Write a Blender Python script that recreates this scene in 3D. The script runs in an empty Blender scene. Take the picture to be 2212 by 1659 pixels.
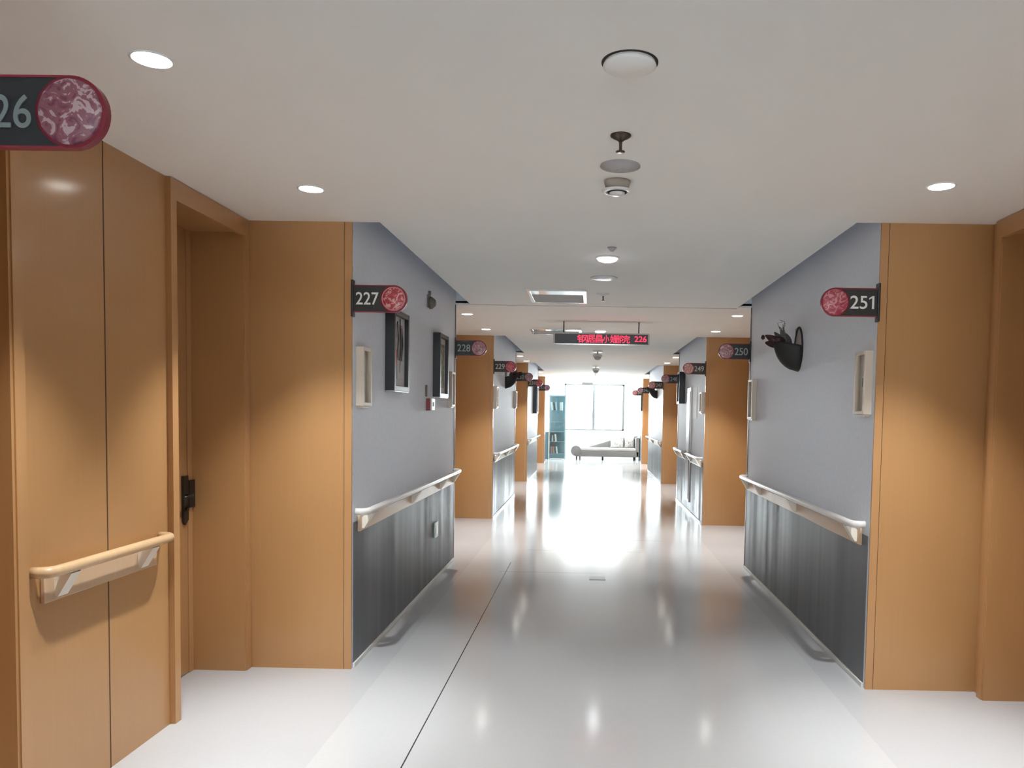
import bpy, bmesh, math, random
from mathutils import Vector, Matrix

random.seed(7)
SC = bpy.context.scene
COL = SC.collection
PI = math.pi

# ------------------------------------------------------------------ camera
W, HPX, F = 2212.0, 1659.0, 1660.0
ROLL, PITCH, YAW, PCX, PCY, CAMH = 0.0175, -0.0511, 0.012, 1254.6, 976.6, 1.5325
cyw, syw, cp, sp = math.cos(YAW), math.sin(YAW), math.cos(PITCH), math.sin(PITCH)
m0 = Vector((cyw, syw, 0)); m1 = Vector((-syw * cp, cyw * cp, sp)); m2 = Vector((syw * sp, -cyw * sp, cp))
cr, sr = math.cos(ROLL), math.sin(ROLL)
right = cr * m0 + sr * m2; up = cr * m2 - sr * m0
cam = bpy.data.cameras.new('camera')
cam_o = bpy.data.objects.new('camera', cam); COL.objects.link(cam_o)
cam_o.matrix_world = Matrix(((right.x, up.x, -m1.x, 0), (right.y, up.y, -m1.y, 0), (right.z, up.z, -m1.z, CAMH), (0, 0, 0, 1)))
cam.sensor_fit = 'HORIZONTAL'; cam.sensor_width = 36.0; cam.lens = F / W * 36.0
cam.shift_x = -(PCX - W / 2) / W; cam.shift_y = (PCY - HPX / 2) / W
cam.clip_start = 0.05; cam.clip_end = 200
SC.camera = cam_o

# ------------------------------------------------------------------ world, exposure
SKY = 20.0
SPOT_W = 63.0
CORE_W = 62.0
LAMP_W = 12.0
wd = bpy.data.worlds.new('sky'); SC.world = wd; wd.use_nodes = True
bg = wd.node_tree.nodes['Background']
bg.inputs['Color'].default_value = (0.90, 0.96, 1.0, 1); bg.inputs['Strength'].default_value = SKY
vs = SC.view_settings
vs.view_transform = 'Standard'; vs.look = 'None'; vs.gamma = 1.0; vs.use_curve_mapping = False
vs.exposure = 1.38
cy = SC.cycles
cy.use_denoising = True
cy.max_bounces = 8; cy.diffuse_bounces = 5; cy.glossy_bounces = 4; cy.transmission_bounces = 4; cy.transparent_max_bounces = 8
cy.caustics_reflective = False; cy.caustics_refractive = False
cy.sample_clamp_indirect = 20.0


def portal(loc, rot, sx, sy):
    l = bpy.data.lights.new('window_daylight', 'AREA'); l.shape = 'RECTANGLE'; l.size = sx; l.size_y = sy
    l.cycles.is_portal = True
    o = bpy.data.objects.new('window_daylight', l); o.location = loc; o.rotation_euler = rot; COL.objects.link(o)


portal((0.14, 26.75, 1.76), (-PI / 2, 0, 0), 2.2, 1.7)
portal((0.1, -8.15, 1.65), (PI / 2, 0, 0), 1.6, 1.4)  # sky light through the added window behind the camera
portal((-3.4, 25.5, 1.65), (0, -PI / 2, 0), 1.5, 1.2)  # sky light through the added lounge side window

# ------------------------------------------------------------------ materials
def mat(name, col, rough=0.5, metal=0.0, spec=0.5, coat=0.0, coat_rough=0.1, emit=None, strength=0.0, noise=0.0, nscale=8.0, alpha=1.0):
    m = bpy.data.materials.new(name); m.use_nodes = True
    nt = m.node_tree; b = nt.nodes['Principled BSDF']
    b.inputs['Base Color'].default_value = (*col, 1)
    b.inputs['Roughness'].default_value = rough
    b.inputs['Metallic'].default_value = metal
    b.inputs['Specular IOR Level'].default_value = spec
    b.inputs['Coat Weight'].default_value = coat
    b.inputs['Coat Roughness'].default_value = coat_rough
    if emit:
        b.inputs['Emission Color'].default_value = (*emit, 1); b.inputs['Emission Strength'].default_value = strength
    if noise:
        tc = nt.nodes.new('ShaderNodeTexCoord'); n = nt.nodes.new('ShaderNodeTexNoise')
        n.inputs['Scale'].default_value = nscale; n.inputs['Detail'].default_value = 3
        nt.links.new(tc.outputs['Object'], n.inputs['Vector'])
        r = nt.nodes.new('ShaderNodeValToRGB')
        r.color_ramp.elements[0].color = (*[c * (1 - noise) for c in col], 1)
        r.color_ramp.elements[1].color = (*[min(1, c * (1 + noise)) for c in col], 1)
        r.color_ramp.elements[0].position = 0.3; r.color_ramp.elements[1].position = 0.7
        nt.links.new(n.outputs['Fac'], r.inputs['Fac']); nt.links.new(r.outputs['Color'], b.inputs['Base Color'])
    return m


def wood_mat(name, col, var=0.02, rough=0.42):
    m = mat(name, col, rough=rough, spec=0.35, coat=0.6, coat_rough=0.15)
    nt = m.node_tree; b = nt.nodes['Principled BSDF']
    tc = nt.nodes.new('ShaderNodeTexCoord'); mp = nt.nodes.new('ShaderNodeMapping')
    mp.inputs['Scale'].default_value = (22, 22, 0.7)
    n = nt.nodes.new('ShaderNodeTexNoise'); n.inputs['Scale'].default_value = 3.0; n.inputs['Detail'].default_value = 5
    r = nt.nodes.new('ShaderNodeValToRGB')
    r.color_ramp.elements[0].color = (*[c * (1 - var) for c in col], 1); r.color_ramp.elements[1].color = (*[c * (1 + var) for c in col], 1)
    r.color_ramp.elements[0].position = 0.3; r.color_ramp.elements[1].position = 0.7
    nt.links.new(tc.outputs['Object'], mp.inputs['Vector']); nt.links.new(mp.outputs['Vector'], n.inputs['Vector'])
    nt.links.new(n.outputs['Fac'], r.inputs['Fac']); nt.links.new(r.outputs['Color'], b.inputs['Base Color'])
    return m


def floor_mat():
    m = mat('polished_vinyl', (0.5, 0.5, 0.5), rough=0.12, spec=0.5)
    nt = m.node_tree; b = nt.nodes['Principled BSDF']; L = nt.links.new
    geo = nt.nodes.new('ShaderNodeNewGeometry'); sep = nt.nodes.new('ShaderNodeSeparateXYZ')
    L(geo.outputs['Position'], sep.inputs[0])

    def math_(op, a, b_=None, c=None):
        n = nt.nodes.new('ShaderNodeMath'); n.operation = op
        for i, v in enumerate((a, b_, c)):
            if v is None: continue
            if isinstance(v, (int, float)): n.inputs[i].default_value = v
            else: L(v, n.inputs[i])
        return n.outputs[0]
    X, Y = sep.outputs['X'], sep.outputs['Y']
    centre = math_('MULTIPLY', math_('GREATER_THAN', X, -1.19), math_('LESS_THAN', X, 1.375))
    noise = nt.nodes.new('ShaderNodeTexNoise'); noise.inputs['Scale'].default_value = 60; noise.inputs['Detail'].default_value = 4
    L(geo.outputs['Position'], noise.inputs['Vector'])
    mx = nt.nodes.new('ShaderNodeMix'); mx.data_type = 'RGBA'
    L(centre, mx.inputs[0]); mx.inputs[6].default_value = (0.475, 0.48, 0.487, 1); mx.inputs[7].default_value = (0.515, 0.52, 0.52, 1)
    # joints: one long seam, three across, and the two strip edges
    j = math_('MULTIPLY', math_('LESS_THAN', math_('ABSOLUTE', math_('ADD', X, 0.785)), 0.0032), math_('LESS_THAN', Y, 7.75))
    for yy, xa, xb in ((9.25, -0.45, 0.9), (8.47, -0.7, 0.6), (7.29, -0.85, 0.15)):
        t = math_('LESS_THAN', math_('ABSOLUTE', math_('SUBTRACT', Y, yy)), 0.006)
        t = math_('MULTIPLY', t, math_('MULTIPLY', math_('GREATER_THAN', X, xa), math_('LESS_THAN', X, xb)))
        j = math_('MAXIMUM', j, math_('MULTIPLY', t, 0.45))
    mx2 = nt.nodes.new('ShaderNodeMix'); mx2.data_type = 'RGBA'
    L(j, mx2.inputs[0]); L(mx.outputs[2], mx2.inputs[6]); mx2.inputs[7].default_value = (0.03, 0.03, 0.035, 1)
    mx3 = nt.nodes.new('ShaderNodeMix'); mx3.data_type = 'RGBA'; mx3.blend_type = 'MULTIPLY'
    mr = nt.nodes.new('ShaderNodeMapRange'); L(noise.outputs['Fac'], mr.inputs['Value'])
    mr.inputs['To Min'].default_value = 0.96; mr.inputs['To Max'].default_value = 1.03
    mx3.inputs[0].default_value = 1.0; L(mx2.outputs[2], mx3.inputs[6]); L(mr.outputs['Result'], mx3.inputs[7])
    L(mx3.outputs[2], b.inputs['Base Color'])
    return m


def dado_mat():
    m = mat('dado_vinyl', (0.13, 0.138, 0.152), rough=0.46, spec=0.2)
    nt = m.node_tree; b = nt.nodes['Principled BSDF']; L = nt.links.new
    tc = nt.nodes.new('ShaderNodeTexCoord'); mp = nt.nodes.new('ShaderNodeMapping'); mp.inputs['Scale'].default_value = (1, 3.5, 0.35)
    n = nt.nodes.new('ShaderNodeTexNoise'); n.inputs['Scale'].default_value = 1.0; n.inputs['Detail'].default_value = 2.5
    bp = nt.nodes.new('ShaderNodeBump'); bp.inputs['Strength'].default_value = 0.12; bp.inputs['Distance'].default_value = 0.03
    L(tc.outputs['Object'], mp.inputs[0]); L(mp.outputs[0], n.inputs['Vector']); L(n.outputs['Fac'], bp.inputs['Height']); L(bp.outputs[0], b.inputs['Normal'])
    mp2 = nt.nodes.new('ShaderNodeMapping'); mp2.inputs['Scale'].default_value = (1, 7.0, 0.25)
    n2 = nt.nodes.new('ShaderNodeTexNoise'); n2.inputs['Scale'].default_value = 1.0; n2.inputs['Detail'].default_value = 3
    mr = nt.nodes.new('ShaderNodeMapRange'); mr.inputs['From Min'].default_value = 0.32; mr.inputs['From Max'].default_value = 0.68
    mr.inputs['To Min'].default_value = 0.33; mr.inputs['To Max'].default_value = 0.50
    L(tc.outputs['Object'], mp2.inputs[0]); L(mp2.outputs[0], n2.inputs['Vector']); L(n2.outputs['Fac'], mr.inputs['Value']); L(mr.outputs['Result'], b.inputs['Roughness'])
    return m


def emblem_mat(name, base, light, dark, seed):
    m = mat(name, base, rough=0.45)
    nt = m.node_tree; b = nt.nodes['Principled BSDF']; L = nt.links.new
    tc = nt.nodes.new('ShaderNodeTexCoord'); mp = nt.nodes.new('ShaderNodeMapping')
    mp.inputs['Location'].default_value = (seed * 1.7, seed * 0.9, seed * 2.3)
    L(tc.outputs['Object'], mp.inputs[0])
    n = nt.nodes.new('ShaderNodeTexNoise'); n.inputs['Scale'].default_value = 22; n.inputs['Detail'].default_value = 3; n.inputs['Distortion'].default_value = 2.6
    L(mp.outputs[0], n.inputs['Vector'])
    r = nt.nodes.new('ShaderNodeValToRGB'); e = r.color_ramp.elements
    e[0].position = 0.36; e[0].color = (*dark, 1); e[1].position = 0.62; e[1].color = (*light, 1)
    k = e.new(0.44); k.color = (*base, 1); k = e.new(0.54); k.color = (*base, 1); k = e.new(0.57); k.color = (*light, 1)
    L(n.outputs['Fac'], r.inputs['Fac']); L(r.outputs['Color'], b.inputs['Base Color'])
    return m


def ink_mat(name, cols, scale, stretch):
    m = mat(name, cols[0], rough=0.35)
    nt = m.node_tree; b = nt.nodes['Principled BSDF']; L = nt.links.new
    tc = nt.nodes.new('ShaderNodeTexCoord'); mp = nt.nodes.new('ShaderNodeMapping'); mp.inputs['Scale'].default_value = stretch
    n = nt.nodes.new('ShaderNodeTexNoise'); n.inputs['Scale'].default_value = scale; n.inputs['Detail'].default_value = 2; n.inputs['Distortion'].default_value = 1.8
    L(tc.outputs['Object'], mp.inputs[0]); L(mp.outputs[0], n.inputs['Vector'])
    r = nt.nodes.new('ShaderNodeValToRGB'); e = r.color_ramp.elements
    e[0].position = 0.35; e[0].color = (*cols[0], 1); e[1].position = 0.65; e[1].color = (*cols[-1], 1)
    for i, c in enumerate(cols[1:-1]):
        k = e.new(0.35 + 0.3 * (i + 1) / (len(cols) - 1)); k.color = (*c, 1)
    L(n.outputs['Fac'], r.inputs['Fac']); L(r.outputs['Color'], b.inputs['Base Color'])
    return m


def glass_mat(name, tint=(1, 1, 1), refl=0.08):
    m = bpy.data.materials.new(name); m.use_nodes = True; nt = m.node_tree
    nt.nodes.clear()
    out = nt.nodes.new('ShaderNodeOutputMaterial'); mix = nt.nodes.new('ShaderNodeMixShader')
    t = nt.nodes.new('ShaderNodeBsdfTransparent'); g = nt.nodes.new('ShaderNodeBsdfGlossy')
    t.inputs[0].default_value = (*tint, 1); g.inputs['Roughness'].default_value = 0.02; mix.inputs[0].default_value = refl
    nt.links.new(t.outputs[0], mix.inputs[1]); nt.links.new(g.outputs[0], mix.inputs[2]); nt.links.new(mix.outputs[0], out.inputs[0])
    return m


M = {
    'wood': wood_mat('orange_wood_laminate', (0.47, 0.25, 0.10)),
    'wood_door': wood_mat('door_wood', (0.43, 0.225, 0.092)),
    'wood_trim': wood_mat('trim_wood', (0.48, 0.255, 0.105)),
    'seam': mat('dark_seam', (0.10, 0.05, 0.025), 0.7),
    'ceiling': mat('ceiling_paint', (0.92, 0.91, 0.875), 0.85, spec=0.2, noise=0.01, nscale=2),
    'wall': mat('grey_wall_covering', (0.74, 0.78, 0.85), 0.6, spec=0.3, noise=0.03, nscale=40),
    'white_wall': mat('white_wall_paint', (0.85, 0.85, 0.84), 0.7, noise=0.01),
    'dado': dado_mat(),
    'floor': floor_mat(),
    'skirt': mat('pale_skirting', (0.70, 0.69, 0.66), 0.35),
    'guard': mat('dark_corner_guard', (0.07, 0.065, 0.06), 0.35),
    'cream': mat('cream_plastic', (0.62, 0.53, 0.43), 0.4, noise=0.02),
    'rail_wood': wood_mat('rail_wood', (0.60, 0.40, 0.22), 0.04),
    'rail_web': wood_mat('rail_backing', (0.58, 0.40, 0.25), 0.03),
    'rail_grey': mat('pale_rail_vinyl', (0.70, 0.67, 0.645), 0.28, noise=0.02),
    'bracket': mat('pale_bracket', (0.80, 0.74, 0.64), 0.3),
    'black': mat('black_plastic', (0.018, 0.018, 0.019), 0.35, noise=0.1),
    'sign_black': mat('sign_black', (0.022, 0.021, 0.021), 0.4, noise=0.1),
    'crimson': mat('crimson_rim', (0.26, 0.022, 0.04), 0.35, noise=0.05),
    'pink_ring': mat('pale_pink_ring', (0.55, 0.22, 0.23), 0.4),
    'digit': mat('white_digits', (0.75, 0.78, 0.74), 0.4),
    'digit_dim': mat('dim_digits', (0.20, 0.22, 0.21), 0.5),
    'digit_grey': mat('grey_digits', (0.42, 0.45, 0.43), 0.5),
    'metal': mat('brushed_metal', (0.55, 0.55, 0.56), 0.3, metal=1.0),
    'bronze': mat('dark_bronze', (0.09, 0.065, 0.055), 0.35, metal=0.7),
    'lock': mat('dark_lock_metal', (0.045, 0.038, 0.03), 0.35, metal=0.6),
    'white': mat('white_plastic', (0.80, 0.80, 0.79), 0.35, noise=0.01),
    'grey': mat('grey_plastic', (0.45, 0.44, 0.44), 0.5, noise=0.02),
    'white_gloss': mat('glossy_white', (0.8, 0.8, 0.8), 0.12, coat=1.0, coat_rough=0.06),
    'vent_back': mat('vent_backing', (0.25, 0.25, 0.25), 0.6),
    'dark_grey': mat('dark_grey_grille', (0.10, 0.10, 0.10), 0.5),
    'shadow_gap': mat('dark_gap', (0.03, 0.025, 0.022), 0.8),
    'lens': mat('lit_lens', (1, 1, 1), 0.4, emit=(1.0, 0.97, 0.90), strength=10),
    'lens_cool': mat('lit_lens_cool', (1, 1, 1), 0.4, emit=(0.93, 0.97, 1.0), strength=4),
    'led': mat('led_red', (0.3, 0.0, 0.02), 0.4, emit=(1.0, 0.02, 0.06), strength=1.1),
    'led_case': mat('led_case', (0.30, 0.26, 0.24), 0.35, metal=0.3),
    'mat_board': mat('white_mat_board', (0.62, 0.62, 0.61), 0.6),
    'silver': mat('silver_edge', (0.8, 0.8, 0.8), 0.2, metal=0.6),
    'ink': ink_mat('ink_drawing', [(0.03, 0.03, 0.03), (0.22, 0.22, 0.23), (0.5, 0.5, 0.5)], 6, (1, 2.2, 0.7)),
    'red_paint': mat('red_patch', (0.55, 0.10, 0.07), 0.5),
    'landscape': ink_mat('landscape_painting', [(0.05, 0.06, 0.03), (0.16, 0.18, 0.09), (0.30, 0.32, 0.22)], 5, (1, 1, 2.0)),
    'picture_beige': ink_mat('beige_print', [(0.50, 0.47, 0.40), (0.56, 0.53, 0.46)], 4, (1, 1, 1)),
    'red_plastic': mat('alarm_red', (0.22, 0.02, 0.025), 0.4),
    'detector_base': mat('beige_plastic', (0.45, 0.40, 0.34), 0.5),
    'socket': mat('socket_plastic', (0.62, 0.74, 0.68), 0.25),
    'horn': mat('beige_horn', (0.15, 0.125, 0.105), 0.5),
    'pot': mat('black_pot', (0.014, 0.013, 0.011), 0.6, noise=0.1),
    'leaf': mat('grey_leaf', (0.10, 0.10, 0.095), 0.6, noise=0.2, nscale=20),
    'maroon': mat('maroon_petal', (0.045, 0.012, 0.014), 0.5, noise=0.2, nscale=20),
    'twig': mat('dry_twig', (0.16, 0.14, 0.09), 0.7),
    'cab_frame': mat('blue_cabinet_frame', (0.26, 0.36, 0.40), 0.3),
    'cab_back': mat('blue_cabinet_back', (0.23, 0.34, 0.37), 0.5, noise=0.05),
    'cab_low': mat('blue_cabinet_plinth', (0.08, 0.15, 0.18), 0.5),
    'glass': glass_mat('clear_glass', (0.98, 1, 1), 0.06),
    'glass_blue': glass_mat('blue_glass', (0.86, 0.93, 0.95), 0.06),
    'book_white': mat('book_white', (0.75, 0.74, 0.70), 0.6), 'book_pink': mat('book_pink', (0.45, 0.28, 0.28), 0.6),
    'book_blue': mat('book_blue', (0.45, 0.55, 0.6), 0.6), 'book_black': mat('book_black', (0.05, 0.05, 0.06), 0.6),
    'pages': mat('book_pages', (0.8, 0.78, 0.7), 0.8),
    'fabric': mat('grey_fabric', (0.19, 0.19, 0.19), 0.9, noise=0.06, nscale=50),
    'fabric_lit': mat('lit_fabric', (0.5, 0.5, 0.49), 0.9, noise=0.05, nscale=50),  # paler copy of the sofa fabric, the seat's daylight put into its colour
    'cushion': ink_mat('printed_cushion', [(0.25, 0.25, 0.25), (0.7, 0.7, 0.7), (0.75, 0.75, 0.75), (0.75, 0.75, 0.75)], 26, (1, 1, 0.6)),
    'dark_wood': mat('dark_leg', (0.04, 0.035, 0.03), 0.5),
    'alu': mat('window_aluminium', (0.14, 0.155, 0.16), 0.35),
    'paper': mat('white_paper', (0.85, 0.85, 0.85), 0.6),
    'cab_grey': mat('grey_panel_door', (0.42, 0.43, 0.45), 0.4),
}

# ------------------------------------------------------------------ mesh builder
class MB:
    def __init__(s): s.bm = bmesh.new()

    def box(s, a, b, bevel=0.0, mi=0):
        x0, x1 = sorted((a[0], b[0])); y0, y1 = sorted((a[1], b[1])); z0, z1 = sorted((a[2], b[2]))
        t = bmesh.new(); r = bmesh.ops.create_cube(t, size=1.0)
        for v in r['verts']:
            v.co = Vector(((x0 + x1) / 2 + v.co.x * (x1 - x0), (y0 + y1) / 2 + v.co.y * (y1 - y0), (z0 + z1) / 2 + v.co.z * (z1 - z0)))
        if bevel: bmesh.ops.bevel(t, geom=t.edges[:], offset=bevel, segments=2, affect='EDGES', profile=0.6)
        for f in t.faces: f.material_index = mi
        s._add(t); return s

    def _add(s, t):
        me = bpy.data.meshes.new('tmp'); t.to_mesh(me); t.free(); s.bm.from_mesh(me); bpy.data.meshes.remove(me)

    def prism(s, pts, axis, a, b, mi=0):
        """extrude a 2D outline; axis 'x': pts=(y,z); 'y': pts=(x,z); 'z': pts=(x,y)"""
        def mk(p, d): return {'x': (d, p[0], p[1]), 'y': (p[0], d, p[1]), 'z': (p[0], p[1], d)}[axis]
        t = bmesh.new()
        A = [t.verts.new(mk(p, a)) for p in pts]; B = [t.verts.new(mk(p, b)) for p in pts]
        t.faces.new(A); t.faces.new(B[::-1])
        for i in range(len(pts)):
            k = (i + 1) % len(pts); t.faces.new((A[i], B[i], B[k], A[k]))
        bmesh.ops.recalc_face_normals(t, faces=t.faces[:])
        for f in t.faces: f.material_index = mi
        s._add(t); return s

    def lathe(s, prof, c, n=32, axis='z', a0=0.0, a1=2 * PI, mi=0):
        """prof: list of (radius, offset along axis)"""
        t = bmesh.new(); full = abs(a1 - a0 - 2 * PI) < 1e-6; cnt = n if full else n + 1
        rings = []
        for r, h in prof:
            ring = []
            for i in range(cnt):
                an = a0 + (a1 - a0) * i / n
                u, v = r * math.cos(an), r * math.sin(an)
                p = {'z': (u, v, h), 'y': (u, h, v), 'x': (h, u, v)}[axis]
                ring.append(t.verts.new((c[0] + p[0], c[1] + p[1], c[2] + p[2])))
            rings.append(ring)
        for q in range(len(rings) - 1):
            for i in range(n):
                k = (i + 1) % cnt
                t.faces.new((rings[q][i], rings[q][k], rings[q + 1][k], rings[q + 1][i]))
        if full and abs(prof[0][0] - prof[-1][0]) > 1e-6:
            if prof[0][0] > 1e-6: t.faces.new(rings[0])
            if prof[-1][0] > 1e-6: t.faces.new(rings[-1][::-1])
        bmesh.ops.remove_doubles(t, verts=t.verts[:], dist=1e-6)
        bmesh.ops.recalc_face_normals(t, faces=t.faces[:])
        for f in t.faces: f.smooth = True; f.material_index = mi
        s._add(t); return s

    def tube(s, pts, r, n=12, sx=1.0, mi=0):
        t = bmesh.new(); P = [Vector(p) for p in pts]; rings = []
        rr = r if isinstance(r, (list, tuple)) else [r] * len(P)
        prev = None
        for i, p in enumerate(P):
            d = ((P[i + 1] - p) if i == 0 else (p - P[i - 1]) if i == len(P) - 1 else (P[i + 1] - P[i - 1])).normalized()
            ref = Vector((0, 0, 1)) if abs(d.z) < 0.9 else Vector((1, 0, 0))
            u = d.cross(ref).normalized(); v = u.cross(d).normalized()
            rings.append([t.verts.new(p + rr[i] * (sx * math.cos(2 * PI * k / n) * u + math.sin(2 * PI * k / n) * v)) for k in range(n)])
        for q in range(len(rings) - 1):
            for k in range(n):
                l = (k + 1) % n; t.faces.new((rings[q][k], rings[q][l], rings[q + 1][l], rings[q + 1][k]))
        t.faces.new(rings[0][::-1]); t.faces.new(rings[-1])
        bmesh.ops.recalc_face_normals(t, faces=t.faces[:])
        for f in t.faces: f.smooth = True; f.material_index = mi
        s._add(t); return s

    def quad(s, pts, mi=0):
        f = s.bm.faces.new([s.bm.verts.new(p) for p in pts]); f.material_index = mi; return s

    def build(s, name, m, parent=None, smooth=None):
        me = bpy.data.meshes.new(name); s.bm.to_mesh(me); s.bm.free()
        for x in (m if isinstance(m, (list, tuple)) else [m]): me.materials.append(x)
        o = bpy.data.objects.new(name, me); COL.objects.link(o)
        if parent is not None:
            o.parent = parent
            o.matrix_parent_inverse = Matrix.Translation(-parent.location)
        return o


def thing(name, label, cat, loc=(0, 0, 0), group=None):
    o = bpy.data.objects.new(name, None); COL.objects.link(o); o.location = loc; o.empty_display_size = 0.05
    o['label'] = label; o['category'] = cat
    if group: o['group'] = group
    return o


def tag(o, label, cat, group=None):
    o['label'] = label; o['category'] = cat
    if group: o['group'] = group
    return o


def struct(o, label=None):
    o['kind'] = 'structure'
    if label: o['label'] = label
    return o


def text_mesh(name, body, x0, z0, w, h, y, thick, m, parent, font_spacing=1.0, offset=0.006):
    """flat lettering in the x-z plane facing -y, fitted to w x h with its lower near corner at x0, z0"""
    c = bpy.data.curves.new('lettering', 'FONT'); c.body = body; c.extrude = 0.02; c.space_character = font_spacing; c.offset = offset
    t = bpy.data.objects.new('lettering', c); COL.objects.link(t)
    bpy.context.view_layer.update()
    me = bpy.data.meshes.new_from_object(t.evaluated_get(bpy.context.evaluated_depsgraph_get()))
    bpy.data.objects.remove(t); bpy.data.curves.remove(c)
    xs = [v.co.x for v in me.vertices]; ys = [v.co.y for v in me.vertices]
    ax, bx, ay, by = min(xs), max(xs), min(ys), max(ys)
    for v in me.vertices:
        v.co = Vector((x0 + (v.co.x - ax) / (bx - ax) * w, y + (0 if v.co.z < 0 else -thick), z0 + (v.co.y - ay) / (by - ay) * h))
    bm = bmesh.new(); bm.from_mesh(me); bmesh.ops.recalc_face_normals(bm, faces=bm.faces[:]); bm.to_mesh(me); bm.free()
    me.materials.clear(); me.materials.append(m); me.name = name
    for p in me.polygons: p.material_index = 0
    o = bpy.data.objects.new(name, me); COL.objects.link(o)
    o.parent = parent; o.matrix_parent_inverse = Matrix.Translation(-parent.location)
    return o


# ------------------------------------------------------------------ room measures
H = 2.6
XL, XR = -1.385, 1.577                      # grey wall planes
RL, RR = -2.0, 2.19                         # recess (wood) planes
LEFT = [(-8.0, 1.70), (4.44, 7.82), (10.90, 14.09), (16.85, 20.0), (23.16, 23.6)]
RIGHT = [(-8.0, 1.42), (4.29, 7.71), (10.65, 13.9), (16.9, 20.9), (23.5, 23.95)]
Y0, Y1 = -8.0, 26.6

# ------------------------------------------------------------------ floor and ceiling
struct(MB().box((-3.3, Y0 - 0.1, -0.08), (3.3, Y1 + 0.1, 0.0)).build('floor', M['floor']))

cb = MB()
SLOTS = [(XL - 0.02, XL + 0.16, a, b) for a, b in LEFT[1:4]] + [(XR - 0.137, XR + 0.02, a, b) for a, b in RIGHT[1:4]]
xb = sorted({-3.3, 3.3} | {v for s_ in SLOTS for v in s_[:2]}); yb = sorted({Y0 - 0.1, Y1 + 0.1} | {v for s_ in SLOTS for v in s_[2:]})
for i in range(len(yb) - 1):
    for k in range(len(xb) - 1):
        cx_, cy_ = (xb[k] + xb[k + 1]) / 2, (yb[i] + yb[i + 1]) / 2
        if any(s_[0] < cx_ < s_[1] and s_[2] < cy_ < s_[3] for s_ in SLOTS): continue
        cb.box((xb[k], yb[i], H), (xb[k + 1], yb[i + 1], H + 0.04))
ceil = struct(cb.build('ceiling', M['ceiling']))
for s_ in SLOTS:
    MB().box((s_[0] - 0.06, s_[2] - 0.05, H + 0.30), (s_[1] + 0.06, s_[3] + 0.05, H + 0.33)).build('ceiling_slot_lid', M['wall'], ceil)
    for yy in (s_[2] - 0.03, s_[3]): MB().box((s_[0] - 0.06, yy, H + 0.02), (s_[1] + 0.06, yy + 0.03, H + 0.33)).build('ceiling_slot_end', M['wall'], ceil)
    if s_[0] < 0: MB().box((s_[1], s_[2], H + 0.04), (s_[1] + 0.02, s_[3], H + 0.30)).build('ceiling_slot_side', M['wall'], ceil)
    else: MB().box((s_[0] - 0.02, s_[2], H + 0.04), (s_[0], s_[3], H + 0.30)).build('ceiling_slot_side', M['wall'], ceil)
MB().box((-1.22, 7.762, H - 0.004), (1.44, 7.772, H)).build('ceiling_seam', M['grey'], ceil)

# ------------------------------------------------------------------ grey wall blocks with wood ends
def grey_block(side, a, b, dado=True, skip_near=False):
    s = 1 if side == 'right' else -1
    xw, xr = (XR, RR) if s > 0 else (XL, RL)
    deep = xr + s * 0.32
    w = struct(MB().box((xw, a + 0.014, 0), (deep, b - 0.014, H)).box((xw, a, H), (deep, b, H + 0.30)).build('wall_' + side, M['wall']))
    # wood cladding on the two ends, a slim corner strip on its inner edge
    for yy, out in ((a, -1), (b, 1)):
        MB().box((xw + s * 0.045, yy, 0), (xr + s * 0.02, yy - out * 0.014, H)).build('wood_cladding', M['wood'], w)
        MB().box((xw, yy - out * 0.0, 0), (xw + s * 0.042, yy - out * 0.014, H)).build('corner_strip', M['wood_trim'], w)
    if dado:
        MB().box((xw, a + 0.03, 0.03), (xw - s * 0.004, b - 0.03, 0.865)).build('dado_panel', M['dado'], w)
        MB().box((xw, a + 0.03, 0.0), (xw - s * 0.012, b - 0.03, 0.028), 0.003).build('skirting', M['skirt'], w)
    MB().box((xw, b, 0.0), (xw - s * 0.006, b - 0.03, H)).build('corner_guard', M['guard'], w)
    return w


for a, b in LEFT: grey_block('left', a, b)
for a, b in RIGHT: grey_block('right', a, b)

# ------------------------------------------------------------------ recess walls and doors
NDOOR = [0]


def recess_wall(side, a, b, openings=(), seams=()):
    """wood panelled wall at the back of a recess; openings are door holes (y0, y1)"""
    s = 1 if side == 'right' else -1
    x = RR if s > 0 else RL
    m = MB(); y = a
    for o0, o1 in openings:
        m.box((x, y, 0), (x + s * 0.34, o0, H)); m.box((x, o0, 2.53), (x + s * 0.34, o1, H)); y = o1
    m.box((x, y, 0), (x + s * 0.34, b, H))
    w = struct(m.build('wall_' + side, M['wood']))
    for yy in seams:
        MB().box((x + s * 0.001, yy - 0.003, 0), (x - s * 0.0012, yy + 0.003, H)).build('panel_seam', M['seam'], w)
    return w


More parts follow.
